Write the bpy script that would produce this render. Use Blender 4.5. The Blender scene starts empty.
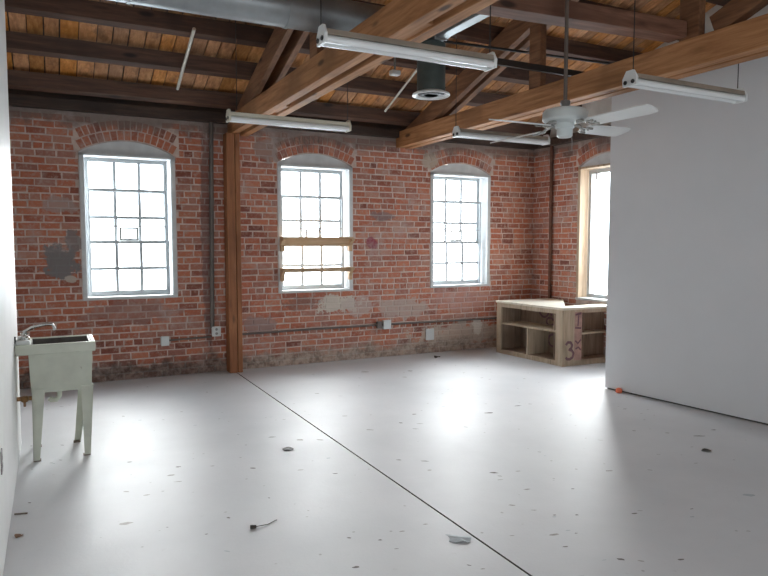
import bpy, math, random
from mathutils import Vector, Matrix
random.seed(7)
PI = math.pi
S = bpy.context.scene
COL = S.collection

# ------------------------------------------------------------------ materials
def mat(name):
    m = bpy.data.materials.new(name); m.use_nodes = True
    nt = m.node_tree; nt.nodes.clear()
    out = nt.nodes.new('ShaderNodeOutputMaterial')
    b = nt.nodes.new('ShaderNodeBsdfPrincipled')
    nt.links.new(b.outputs[0], out.inputs[0])
    return m, nt, b

def N(nt, typ, **kw):
    n = nt.nodes.new(typ)
    for k, v in kw.items():
        if k in n.inputs.keys() if hasattr(n.inputs, 'keys') else False:
            n.inputs[k].default_value = v
        else:
            setattr(n, k, v)
    return n

def L(nt, a, b): nt.links.new(a, b)

def mix(nt, fac, a, b):
    n = nt.nodes.new('ShaderNodeMix'); n.data_type = 'RGBA'
    for sock, v in ((n.inputs[0], fac), (n.inputs[6], a), (n.inputs[7], b)):
        if isinstance(v, bpy.types.NodeSocket): L(nt, v, sock)
        elif isinstance(v, (int, float)): sock.default_value = v
        else: sock.default_value = (*v, 1)
    return n.outputs[2]

def mth(nt, op, a, b=None, c=None, clamp=False):
    n = nt.nodes.new('ShaderNodeMath'); n.operation = op; n.use_clamp = clamp
    for i, v in enumerate((a, b, c)):
        if v is None: continue
        if isinstance(v, bpy.types.NodeSocket): L(nt, v, n.inputs[i])
        else: n.inputs[i].default_value = v
    return n.outputs[0]

def ramp(nt, fac, stops):
    n = nt.nodes.new('ShaderNodeValToRGB'); L(nt, fac, n.inputs[0])
    e = n.color_ramp.elements
    while len(e) < len(stops): e.new(0.5)
    for x, (p, c) in zip(e, stops):
        x.position = p; x.color = (*c, 1)
    return n.outputs[0]

def smooth(nt, v, lo, hi):
    n = nt.nodes.new('ShaderNodeMapRange'); n.interpolation_type = 'SMOOTHSTEP'
    L(nt, v, n.inputs[0]); n.inputs[1].default_value = lo; n.inputs[2].default_value = hi
    return n.outputs[0]

def objco(nt, scale=(1, 1, 1)):
    t = nt.nodes.new('ShaderNodeTexCoord')
    m = nt.nodes.new('ShaderNodeMapping'); m.inputs['Scale'].default_value = scale
    L(nt, t.outputs['Object'], m.inputs['Vector'])
    return m.outputs[0]

def noise(nt, co, scale, detail=4, rough=.55):
    n = nt.nodes.new('ShaderNodeTexNoise'); L(nt, co, n.inputs['Vector'])
    n.inputs['Scale'].default_value = scale; n.inputs['Detail'].default_value = detail
    n.inputs['Roughness'].default_value = rough
    return n.outputs[0]

def bump(nt, b, h, strength, dist=.01):
    n = nt.nodes.new('ShaderNodeBump'); n.inputs['Strength'].default_value = strength
    n.inputs['Distance'].default_value = dist
    L(nt, h, n.inputs['Height']); L(nt, n.outputs[0], b.inputs['Normal'])

def island(nt):
    return nt.nodes.new('ShaderNodeNewGeometry').outputs['Random Per Island']

def plain(name, col, rough=.5, metal=0, var=.12, scale=6, bmp=0.0, dirt=None):
    m, nt, b = mat(name)
    co = objco(nt)
    n = noise(nt, co, scale, 5)
    dk = tuple(c * (1 - var) for c in col); lt = tuple(min(1, c * (1 + var)) for c in col)
    c = ramp(nt, n, [(.3, dk), (.7, lt)])
    if dirt:
        n2 = noise(nt, co, dirt[1], 6, .65)
        c = mix(nt, smooth(nt, n2, dirt[2], dirt[2] + .1), c, dirt[0])
    L(nt, c, b.inputs['Base Color'])
    b.inputs['Roughness'].default_value = rough; b.inputs['Metallic'].default_value = metal
    if bmp: bump(nt, b, noise(nt, co, scale * 8, 3), bmp, .004)
    return m

def wood(name, c1, c2, axis, rough=.7, seed=0, isl=0.0, knots=True):
    m, nt, b = mat(name)
    sc = [14, 14, 14]; sc[axis] = 1.1
    co = objco(nt, sc)
    nz = nt.nodes.new('ShaderNodeTexNoise'); nz.noise_dimensions = '4D'
    L(nt, co, nz.inputs['Vector']); nz.inputs['Scale'].default_value = 1.6
    nz.inputs['Detail'].default_value = 6; nz.inputs['Roughness'].default_value = .62
    nz.inputs['Distortion'].default_value = .6
    if isl:
        r = island(nt); L(nt, mth(nt, 'MULTIPLY', r, 40.0), nz.inputs['W'])
    else: nz.inputs['W'].default_value = seed
    c = ramp(nt, nz.outputs[0], [(.28, tuple(x * .55 for x in c1)), (.45, c1), (.68, c2)])
    big = noise(nt, objco(nt), 1.3, 3)
    c = mix(nt, smooth(nt, big, .45, .75), c, tuple(x * .62 for x in c1))
    if isl:
        hs = nt.nodes.new('ShaderNodeHueSaturation'); L(nt, c, hs.inputs['Color'])
        L(nt, mth(nt, 'MULTIPLY_ADD', r, isl, 1 - isl * .5), hs.inputs['Value'])
        r2 = mth(nt, 'FRACT', mth(nt, 'MULTIPLY', r, 17.3))
        L(nt, mth(nt, 'MULTIPLY_ADD', r2, .25, .9), hs.inputs['Saturation'])
        c = hs.outputs[0]
    if name == 'roof_boards':
        st = noise(nt, objco(nt, (1, .5, 1)), 3.2, 6, .7)
        c = mix(nt, mth(nt, 'MULTIPLY', smooth(nt, st, .54, .68), .6), c, (.12, .055, .028))
    if knots:
        v = nt.nodes.new('ShaderNodeTexVoronoi'); v.feature = 'F1'
        s2 = [5, 5, 5]; s2[axis] = 1.6
        L(nt, objco(nt, s2), v.inputs['Vector']); v.inputs['Scale'].default_value = 1
        k = smooth(nt, v.outputs['Distance'], .16, .06)
        c = mix(nt, k, c, tuple(x * .25 for x in c1))
    L(nt, c, b.inputs['Base Color']); b.inputs['Roughness'].default_value = rough
    bump(nt, b, nz.outputs[0], .35, .004)
    return m

# old plaster, stained patches and a painted shadow band on the brick wall: (x, z, rx, rz, colour, strength, noise amount)
BLOBS = [
    (1.72, 1.7, .075, 1.5, (.13, .085, .085), .6, .5),  # band beside the pipe, shadow and dark stain put into the wall colour
    (0.09, 1.40, .20, .21, (.21, .20, .20), .95, .9),
    (0.24, 1.60, .10, .16, (.22, .21, .21), .8, .9),
    (0.10, 2.02, .22, .09, (.42, .33, .30), .7, .8),
    (0.20, 1.20, .06, .04, (.55, .47, .40), .9, .6),
    (3.97, 1.60, .085, .085, (.27, .012, .045), .95, .55),
    (4.12, 1.98, .18, .07, (.20, .17, .18), .6, .8),
    (3.45, 0.77, .30, .12, (.66, .60, .52), .9, 1.3),
    (3.75, 0.72, .25, .13, (.55, .46, .42), .6, 1.2),
    (2.95, 0.83, .22, .10, (.16, .11, .10), .45, 1.2),
    (4.45, 0.68, .42, .15, (.50, .41, .36), .72, 1.0),
    (5.55, 0.25, .85, .17, (.55, .46, .38), .85, 1.2),
    (5.75, 0.36, .10, .13, (.75, .70, .63), .8, .9),
    (4.90, 2.78, .12, .14, (.50, .42, .33), .85, 1.0),
    (2.35, 0.56, .22, .12, (.36, .26, .24), .75, .9),
    (2.50, 2.78, .18, .16, (.34, .27, .24), .7, 1.0),
    (0.85, 0.78, .50, .14, (.33, .20, .17), .55, 1.0),
    (5.45, 0.77, .52, .16, (.50, .28, .24), .55, .8),
]
def stains_and_shadow(nt, c):
    t = nt.nodes.new('ShaderNodeTexCoord'); co = t.outputs['Object']
    n1 = noise(nt, co, 7, 6, .68)
    sep = nt.nodes.new('ShaderNodeSeparateXYZ'); L(nt, co, sep.inputs[0])
    X, Y, Z = sep.outputs
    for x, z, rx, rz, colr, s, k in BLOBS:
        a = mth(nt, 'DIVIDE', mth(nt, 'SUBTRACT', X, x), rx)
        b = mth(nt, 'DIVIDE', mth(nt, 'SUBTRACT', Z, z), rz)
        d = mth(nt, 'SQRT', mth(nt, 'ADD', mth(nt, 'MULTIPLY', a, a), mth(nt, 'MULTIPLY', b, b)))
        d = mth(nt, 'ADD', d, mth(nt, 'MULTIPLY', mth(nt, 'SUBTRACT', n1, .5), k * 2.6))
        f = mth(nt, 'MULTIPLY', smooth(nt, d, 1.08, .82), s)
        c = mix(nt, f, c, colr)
    n2 = noise(nt, co, 3.2, 6, .7)
    # damp crust along the floor, dark in the left bay and chalky further right
    edge = mth(nt, 'ADD', Z, mth(nt, 'MULTIPLY', mth(nt, 'SUBTRACT', n2, .5), .55))
    f = mth(nt, 'MULTIPLY', smooth(nt, edge, .26, .10), .85)
    n4 = noise(nt, co, 13, 6, .72)
    crust = mix(nt, smooth(nt, X, 1.6, 2.6), mix(nt, smooth(nt, n4, .4, .62), (.07, .058, .05), (.24, .19, .165)), mix(nt, smooth(nt, n4, .36, .6), (.22, .18, .15), (.50, .42, .35)))
    c = mix(nt, f, c, crust)
    # smeared mortar under the timber plate
    edge = mth(nt, 'ADD', Z, mth(nt, 'MULTIPLY', mth(nt, 'SUBTRACT', n2, .5), .5))
    f = mth(nt, 'MULTIPLY', smooth(nt, edge, 2.84, 2.99), .8)
    c = mix(nt, f, c, (.20, .155, .135))
    # thin limewash left over the faces here and there
    n3 = noise(nt, co, 2.1, 7, .72)
    f = mth(nt, 'MULTIPLY', smooth(nt, n3, .50, .68), .5)
    c = mix(nt, f, c, (.52, .43, .39))
    return c

def brick_material(name):
    m, nt, b = mat(name)
    r = island(nt)
    c = ramp(nt, r, [(0, (.22, .075, .052)), (.18, (.41, .13, .075)), (.45, (.51, .165, .092)),
                     (.7, (.55, .205, .118)), (.86, (.36, .15, .11)), (1, (.50, .24, .17))])
    t = nt.nodes.new('ShaderNodeTexCoord')
    n = noise(nt, t.outputs['Object'], 22, 6, .7)
    c = mix(nt, smooth(nt, n, .47, .74), c, (.50, .34, .28))
    c = mix(nt, smooth(nt, n, .40, .20), c, (.10, .040, .035))
    c = stains_and_shadow(nt, c)
    L(nt, c, b.inputs['Base Color']); b.inputs['Roughness'].default_value = .9
    bump(nt, b, noise(nt, t.outputs['Object'], 45, 4), .7, .008)
    return m

def mortar_material(name):
    m, nt, b = mat(name)
    t = nt.nodes.new('ShaderNodeTexCoord')
    n = noise(nt, t.outputs['Object'], 9, 5)
    c = ramp(nt, n, [(.3, (.48, .36, .31)), (.6, (.70, .57, .50))])
    c = stains_and_shadow(nt, c)
    L(nt, c, b.inputs['Base Color']); b.inputs['Roughness'].default_value = .95
    bump(nt, b, noise(nt, t.outputs['Object'], 60, 3), .5, .004)
    return m

def floor_material():
    m, nt, b = mat('painted_floor')
    co = objco(nt)
    n = noise(nt, co, .9, 5, .6)
    c = ramp(nt, n, [(.3, (.58, .59, .61)), (.7, (.67, .68, .70))])
    n2 = noise(nt, objco(nt, (1, 1, 1)), 14, 7, .75)
    c = mix(nt, mth(nt, 'MULTIPLY', smooth(nt, n2, .60, .72), .30), c, (.44, .43, .42))
    v = nt.nodes.new('ShaderNodeTexVoronoi'); L(nt, co, v.inputs['Vector']); v.inputs['Scale'].default_value = 5.5
    n3 = noise(nt, co, 30, 4)
    d = mth(nt, 'ADD', v.outputs['Distance'], mth(nt, 'MULTIPLY', mth(nt, 'SUBTRACT', n3, .5), .1))
    c = mix(nt, mth(nt, 'MULTIPLY', smooth(nt, d, .065, .03), .55), c, (.25, .24, .23))
    L(nt, c, b.inputs['Base Color'])
    L(nt, mth(nt, 'MULTIPLY_ADD', noise(nt, co, 2.3, 4), .2, .40), b.inputs['Roughness'])
    b.inputs['IOR'].default_value = 1.5
    h = mth(nt, 'ADD', noise(nt, co, 55, 3), mth(nt, 'MULTIPLY', noise(nt, co, 5, 3), 3.0))
    bump(nt, b, h, .12, .006)
    return m

def glass_material():
    m = bpy.data.materials.new('window_glass'); m.use_nodes = True
    nt = m.node_tree; nt.nodes.clear()
    out = nt.nodes.new('ShaderNodeOutputMaterial')
    tr = nt.nodes.new('ShaderNodeBsdfTransparent'); tr.inputs[0].default_value = (.97, .985, .99, 1)
    gl = nt.nodes.new('ShaderNodeBsdfGlossy'); gl.inputs['Roughness'].default_value = .05
    mx = nt.nodes.new('ShaderNodeMixShader'); mx.inputs[0].default_value = .06
    L(nt, tr.outputs[0], mx.inputs[1]); L(nt, gl.outputs[0], mx.inputs[2]); L(nt, mx.outputs[0], out.inputs[0])
    return m

M = dict(
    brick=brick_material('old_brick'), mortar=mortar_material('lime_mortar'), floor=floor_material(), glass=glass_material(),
    beam_y=wood('rough_timber_long', (.40, .18, .07), (.58, .30, .135), 1),
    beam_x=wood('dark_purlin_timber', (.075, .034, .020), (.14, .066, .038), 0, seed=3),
    brace=wood('brace_timber', (.20, .09, .042), (.32, .155, .075), 1, seed=9),
    post=wood('post_timber', (.33, .125, .05), (.47, .21, .09), 2, seed=5),
    girt=wood('reddish_timber', (.17, .075, .045), (.30, .15, .095), 0, seed=8),
    plate=wood('black_plate_timber', (.050, .028, .020), (.095, .055, .038), 0, seed=2),
    board=wood('roof_boards', (.47, .21, .08), (.69, .36, .155), 1, isl=.6, knots=False),
    pine=wood('pine', (.58, .38, .22), (.70, .50, .33), 0, seed=4, knots=False),
    trim=wood('raw_trim', (.50, .37, .25), (.62, .49, .36), 2, seed=6, knots=False),
    ply=wood('plywood', (.52, .41, .29), (.64, .53, .40), 2, seed=11, rough=.55, knots=False),
    plytop=wood('pale_plywood', (.76, .69, .57), (.83, .77, .66), 0, seed=12, rough=.5, knots=False),
    plydark=wood('dark_board', (.30, .21, .15), (.42, .31, .23), 2, seed=13, knots=False),  # darker tone for the inside of the shelf unit
    white=plain('white_paint', (.80, .80, .79), .55, var=.04, scale=2),
    drywall=plain('drywall_paint', (.72, .73, .745), .75, var=.03, scale=1.2, bmp=.08),
    leftwall=plain('left_wall_paint', (.80, .80, .785), .5, var=.04, scale=3, dirt=((.55, .50, .44), 9, .68), bmp=.06),
    frame=plain('window_paint', (.48, .51, .53), .45, var=.06, scale=8),
    casing=plain('casing_paint', (.62, .63, .63), .5, var=.08, scale=9, dirt=((.45, .42, .38), 16, .66)),
    dark=plain('dark_steel', (.035, .033, .032), .5, .3),
    steel=plain('grey_steel', (.30, .30, .29), .45, .6),
    galv=plain('galvanised', (.36, .385, .395), .42, .75, var=.22, scale=3.5),
    pipe=plain('dull_conduit', (.17, .145, .13), .55, .4),
    rust=plain('rusty_pipe', (.17, .075, .05), .7, .2, var=.3, scale=14),
    lightrod=plain('pale_conduit', (.60, .57, .50), .45, .3),
    ductgrey=plain('dark_duct', (.075, .095, .09), .5, .3, var=.2),
    lamp=plain('fixture_enamel', (.80, .82, .81), .35, var=.03),
    lamptop_shaded=plain('fixture_back_shaded', (.30, .25, .20), .5, var=.2),  # taupe puts the shade on the fixture's upper side into its colour
    tube=plain('lamp_tube', (.90, .92, .92), .2, var=.02),
    oldlamp=plain('yellowed_enamel', (.70, .67, .56), .4, var=.06),
    bronze2=plain('brown_black_steel', (.04, .028, .022), .7, .1),
    bronze=plain('bronze_rod', (.16, .13, .11), .5, .4),
    black=plain('black_rubber', (.02, .02, .02), .6),
    fan=plain('fan_enamel', (.62, .66, .65), .3, var=.04),
    blade=plain('fan_blade_white', (.80, .81, .80), .35, var=.03),
    sink=plain('cream_enamel', (.56, .58, .49), .42, var=.08, scale=7, dirt=((.26, .20, .15), 13, .70)),
    basin=plain('dark_basin', (.10, .09, .08), .7, var=.4, scale=9),  # dark tone for the inside of the tub
    chrome=plain('dull_chrome', (.45, .44, .42), .25, .9, var=.2, scale=20),
    brass=plain('old_brass', (.33, .19, .09), .4, .8, var=.3, scale=20),
    box=plain('box_white', (.68, .71, .70), .5, var=.06),
    purple=plain('faded_purple_paint', (.20, .105, .125), .8, var=.3, scale=18),
    mauve=plain('mauve_wash', (.47, .30, .25), .8, var=.25, scale=10),
    scuff=plain('scuff_gap_dark', (.075, .07, .065), .7, var=.4, scale=30),
    scuff2=plain('scuff_grey', (.15, .14, .135), .6, var=.3, scale=30),
    scuff3=plain('scuff_pale', (.33, .32, .31), .5, var=.2, scale=30),
    scuff4=plain('scuff_blue', (.40, .44, .47), .5, var=.15, scale=30),
    orange=plain('orange_plastic', (.95, .22, .10), .4),
    leaf=plain('dry_leaf', (.045, .035, .03), .8, var=.4, scale=40),
    brownleaf=plain('brown_leaf', (.22, .13, .08), .8, var=.4, scale=40),
    paper=plain('grey_paper', (.50, .55, .58), .7, var=.08, scale=30),
    stick=plain('grey_stick', (.20, .16, .13), .8, var=.3, scale=30),
    wallblank=plain('plain_far_wall', (.62, .60, .57), .8),
)

# ------------------------------------------------------------------ mesh building
class MB:
    def __init__(self): self.v = []; self.f = []; self.m = []
    def add(self, vs, fs, mi=0):
        o = len(self.v); self.v += [tuple(p) for p in vs]
        for f in fs: self.f.append([i + o for i in f]); self.m.append(mi)
        return self
    def box(self, x0, x1, y0, y1, z0, z1, mi=0):
        vs = [(x, y, z) for z in (z0, z1) for y in (y0, y1) for x in (x0, x1)]
        return self.add(vs, [(0, 2, 3, 1), (4, 5, 7, 6), (0, 1, 5, 4), (2, 6, 7, 3), (0, 4, 6, 2), (1, 3, 7, 5)], mi)
    def prism(self, poly, axis, a, b, mi=0):
        """poly: 2-D outline in the two other axes (in x,y,z order), extruded along axis from a to b"""
        def p(u, v, t):
            q = [u, v]; q.insert(axis, t); return q
        n = len(poly)
        vs = [p(u, v, a) for u, v in poly] + [p(u, v, b) for u, v in poly]
        fs = [list(range(n))[::-1], list(range(n, 2 * n))] + [(i, (i + 1) % n, n + (i + 1) % n, n + i) for i in range(n)]
        return self.add(vs, fs, mi)
    def beam(self, p, q, w, h, up=(0, 0, 1), mi=0):
        p = Vector(p); q = Vector(q); d = (q - p).normalized()
        s = d.cross(Vector(up)).normalized(); u = s.cross(d)
        vs = [c + s * (w / 2 * i) + u * (h / 2 * j) for c in (p, q) for i, j in ((-1, -1), (1, -1), (1, 1), (-1, 1))]
        return self.add(vs, [(3, 2, 1, 0), (4, 5, 6, 7)] + [(i, (i + 1) % 4, 4 + (i + 1) % 4, 4 + i) for i in range(4)], mi)
    def tube(self, pts, r, n=12, mi=0, cap=True):
        pts = [Vector(p) for p in pts]; rr = r if isinstance(r, (list, tuple)) else [r] * len(pts)
        rings = []; ref = None
        for i, p in enumerate(pts):
            d = (pts[min(i + 1, len(pts) - 1)] - pts[max(i - 1, 0)]).normalized()
            if ref is None:
                ref = Vector((0, 0, 1)) if abs(d.z) < .9 else Vector((1, 0, 0))
            s = d.cross(ref).normalized(); u = s.cross(d).normalized(); ref = u
            rings.append([p + s * math.cos(2 * PI * k / n) * rr[i] + u * math.sin(2 * PI * k / n) * rr[i] for k in range(n)])
        vs = [p for g in rings for p in g]; fs = []
        for i in range(len(pts) - 1):
            for k in range(n):
                fs.append((i * n + k, i * n + (k + 1) % n, (i + 1) * n + (k + 1) % n, (i + 1) * n + k))
        if cap: fs += [list(range(n))[::-1], [(len(pts) - 1) * n + k for k in range(n)]]
        return self.add(vs, fs, mi)
    def lathe(self, prof, c=(0, 0, 0), n=32, mi=0):
        vs = []; fs = []
        for r, z in prof:
            for k in range(n):
                a = 2 * PI * k / n
                vs.append((c[0] + r * math.cos(a), c[1] + r * math.sin(a), c[2] + z))
        for i in range(len(prof) - 1):
            for k in range(n):
                fs.append((i * n + k, i * n + (k + 1) % n, (i + 1) * n + (k + 1) % n, (i + 1) * n + k))
        if prof[0][0] > 1e-6: fs.append(list(range(n))[::-1])
        if prof[-1][0] > 1e-6: fs.append([(len(prof) - 1) * n + k for k in range(n)])
        return self.add(vs, fs, mi)
    def build(self, name, mats, parent=None, smooth=False, bevel=0, seg=2):
        me = bpy.data.meshes.new(name); me.from_pydata(self.v, [], self.f)
        for m in (mats if isinstance(mats, (list, tuple)) else [mats]): me.materials.append(m)
        me.polygons.foreach_set('material_index', self.m)
        if smooth:
            me.polygons.foreach_set('use_smooth', [True] * len(self.f))
        me.update()
        o = bpy.data.objects.new(name, me); COL.objects.link(o)
        if parent: o.parent = parent
        if smooth:
            e = o.modifiers.new('edges', 'EDGE_SPLIT'); e.split_angle = math.radians(35)
        if bevel:
            b = o.modifiers.new('bevel', 'BEVEL'); b.width = bevel; b.segments = seg; b.limit_method = 'ANGLE'
        return o

def tag(o, label=None, cat=None, group=None, kind=None):
    if label: o['label'] = label
    if cat: o['category'] = cat
    if group: o['group'] = group
    if kind: o['kind'] = kind
    return o
def empty(name, loc, rz=0):
    o = bpy.data.objects.new(name, None); COL.objects.link(o)
    o.location = loc; o.rotation_euler = (0, 0, rz); o.empty_display_size = .1
    return o
def copy_tree(o, parent=None):
    c = o.copy(); COL.objects.link(c)
    if parent: c.parent = parent
    for ch in list(o.children): copy_tree(ch, c)
    return c
def struct(o, label, cat): return tag(o, label, cat, kind='structure')

# ------------------------------------------------------------------ dimensions
WY = 8.11          # inside face of the brick wall with three windows
RX = 6.80          # inside face of the brick wall on the right
TOP = 3.06         # top of the brickwork
REAR = -1.6
WEST = -1.9
SILL, SPRING, RISE = .95, 2.635, .145
WINS = [(.318, 1.356), (2.622, 3.675), (4.912, 5.965)]
def roof_z(y):     # underside line on which the purlins rest
    return 3.10 + .33 * (WY - y) if y > 3.4 else 3.10 + .33 * (WY - 3.4) - .33 * (3.4 - y)

# ------------------------------------------------------------------ brick walls
CR = .0796; BL = .210; MT = .016
def arch(w):
    xa, xb = w; a = (xb - xa) / 2; R = (a * a + RISE * RISE) / (2 * RISE)
    return (xa + xb) / 2, SPRING + RISE - R, R, math.asin(a / R)
def add_brick(mb, u0, u1, z0, z1, put, d=.006):
    j = lambda: random.uniform(-.0042, .0042)
    dd = d + random.uniform(-.003, .002); e = .0035
    base = [(u0 + j(), z0 + j()), (u1 + j(), z0 + j()), (u1 + j(), z1 + j()), (u0 + j(), z1 + j())]
    ins = [(u + (e if k in (0, 3) else -e), z + (e if k < 2 else -e)) for k, (u, z) in enumerate(base)]
    vs = [put(u, 0, z) for u, z in base] + [put(u, dd, z) for u, z in ins]
    mb.add(vs, [(4, 5, 6, 7)] + [(i, (i + 1) % 4, 4 + (i + 1) % 4, 4 + i) for i in range(4)], 1)

def brick_wall(name, u_lo, u_hi, wins, put, spring=SPRING, sill=SILL):
    """mortar ground with bricks standing proud; put(u, depth towards the room, z) -> point"""
    mb = MB()
    A = [arch_at(w, spring) for w in wins]
    # mortar ground around the openings
    cuts = [u_lo] + [x for w in wins for x in w] + [u_hi]
    def quad(a, b, c, d): mb.add([put(*a), put(*b), put(*c), put(*d)], [(0, 1, 2, 3)], 0)
    for i in range(0, len(cuts), 2):
        quad((cuts[i], 0, 0), (cuts[i + 1], 0, 0), (cuts[i + 1], 0, TOP), (cuts[i], 0, TOP))
    for (xa, xb), (xc, zc, R, th) in zip(wins, A):
        quad((xa, 0, 0), (xb, 0, 0), (xb, 0, sill), (xa, 0, sill))
        n = 14
        pt = [(xc + R * math.sin(-th + 2 * th * k / n), zc + R * math.cos(-th + 2 * th * k / n)) for k in range(n + 1)]
        for (x1, z1), (x2, z2) in zip(pt, pt[1:]):
            quad((x1, 0, z1), (x2, 0, z2), (x2, 0, TOP), (x1, 0, TOP))
            quad((x1, 0, z1), (x2, 0, z2), (x2, -.36, z2), (x1, -.36, z1))
        for x in (xa, xb): quad((x, 0, sill), (x, -.36, sill), (x, -.36, spring), (x, 0, spring))
        quad((xa, 0, sill), (xb, 0, sill), (xb, -.36, sill), (xa, -.36, sill))
        # two rings of bricks on edge
        for r0, r1, cnt in ((R + .008, R + .108, 15), (R + .122, R + .222, 17)):
            a_ = (xb - xa) / 2
            t = math.asin((a_ + .035) / r1)
            for k in range(cnt):
                a0 = -t + 2 * t * k / cnt; a1 = -t + 2 * t * (k + 1) / cnt; g = .0065 / r0
                P = lambda a, r, d: put(xc + r * math.sin(a), d, zc + r * math.cos(a))
                jj = random.uniform(-.004, .004); d = .006 + random.uniform(-.003, .003)
                q = [(a0 + g, r0 + jj), (a1 - g, r0 + jj), (a1 - g, r1 + jj), (a0 + g, r1 + jj)]
                mb.add([P(a, r, 0) for a, r in q] + [P(a, r, d) for a, r in q],
                       [(4, 5, 6, 7)] + [(i, (i + 1) % 4, 4 + (i + 1) % 4, 4 + i) for i in range(4)], 1)
    rows = int(TOP / CR)
    for r in range(rows):
        z0 = r * CR + MT / 2; z1 = z0 + CR - MT; zm = (z0 + z1) / 2
        header = r % 7 == 5
        bl = BL / 2 if header else BL
        block = []
        for (xa, xb), (xc, zc, R, th) in zip(wins, A):
            if z1 > sill and z0 < spring + .01: block.append((xa - .002, xb + .002))
            ro = R + .232
            if z1 > zc + R * math.cos(th) and z0 < zc + ro:
                h = min(math.sqrt(max(0, ro * ro - (z0 - zc) ** 2)), (xb - xa) / 2 + .045)
                block.append((xc - h, xc + h))
        u = u_lo - (0 if r % 2 else bl / 2) + random.uniform(-.012, .012)
        while u < u_hi:
            l = bl * random.uniform(.93, 1.06)
            a, b = max(u + MT / 2, u_lo), min(u + l - MT / 2, u_hi)
            segs = [(a, b)]
            for p, q in block:
                segs = [s for x, y in segs for s in ((x, min(y, p - .006)), (max(x, q + .006), y)) if s[1] - s[0] > .02]
            for a, b in segs:
                if b - a > .02: add_brick(mb, a, b, z0, z1, put)
            u += l
    return mb.build(name, [M['mortar'], M['brick']])
def arch_at(w, spring):
    a = (w[1] - w[0]) / 2; R = (a * a + RISE * RISE) / (2 * RISE)
    return (w[0] + w[1]) / 2, spring + RISE - R, R, math.asin(a / R)

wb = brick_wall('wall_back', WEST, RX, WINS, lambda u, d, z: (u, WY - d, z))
struct(wb, 'weathered red brick wall with three arched white windows', 'wall')
SP4, SI4, W4 = 2.70, .785, (6.03, 7.13)
wr = brick_wall('wall_right', 4.4, WY, [W4], lambda u, d, z: (RX - d, u, z), SP4, SI4)
struct(wr, 'red brick side wall in the far right corner behind the plywood shelf unit', 'wall')
# outer leaves that close the shell where the photograph does not look
def plain_wall(name, parts, label):
    mb = MB()
    for p in parts: mb.box(*p)
    return struct(mb.build(name, M['wallblank']), label, 'wall')
plain_wall('wall_right_front', [(RX, RX + .2, REAR, 4.4, 0, 4.8)], 'plain side wall hidden behind the white partition')
plain_wall('wall_far_left', [(WEST - .2, WEST, REAR, WY, 0, 4.8)], 'plain outer wall hidden behind the white left wall')
RW = [(.3, 1.4), (2.6, 3.7)]   # unseen window openings behind the camera, sized for fill light
parts = []; x = WEST
for a, b in RW:
    parts += [(x, a, REAR - .2, REAR, 0, 3.3), (a, b, REAR - .2, REAR, 0, 1.0), (a, b, REAR - .2, REAR, 2.6, 3.3)]; x = b
parts.append((x, RX, REAR - .2, REAR, 0, 3.3))
plain_wall('wall_rear', parts, 'plain unseen wall behind the viewer with window openings sized for fill light')
# upper fill between brick top and roof boards, right gable
mb = MB(); mb.prism([(WY + .0, TOP), (WY, 3.3), (3.4, 4.95), (REAR, 3.3), (REAR, TOP)], 0, RX + .001, RX + .15)
struct(mb.build('wall_gable', M['wallblank']), 'upper gable wall over the right side', 'wall')
mb = MB(); mb.box(WEST, RX, WY + .0, WY + .2, TOP - .001, 3.4)
struct(mb.build('wall_head', M['plate']), 'dark strip of wall above the brickwork', 'wall')

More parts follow.
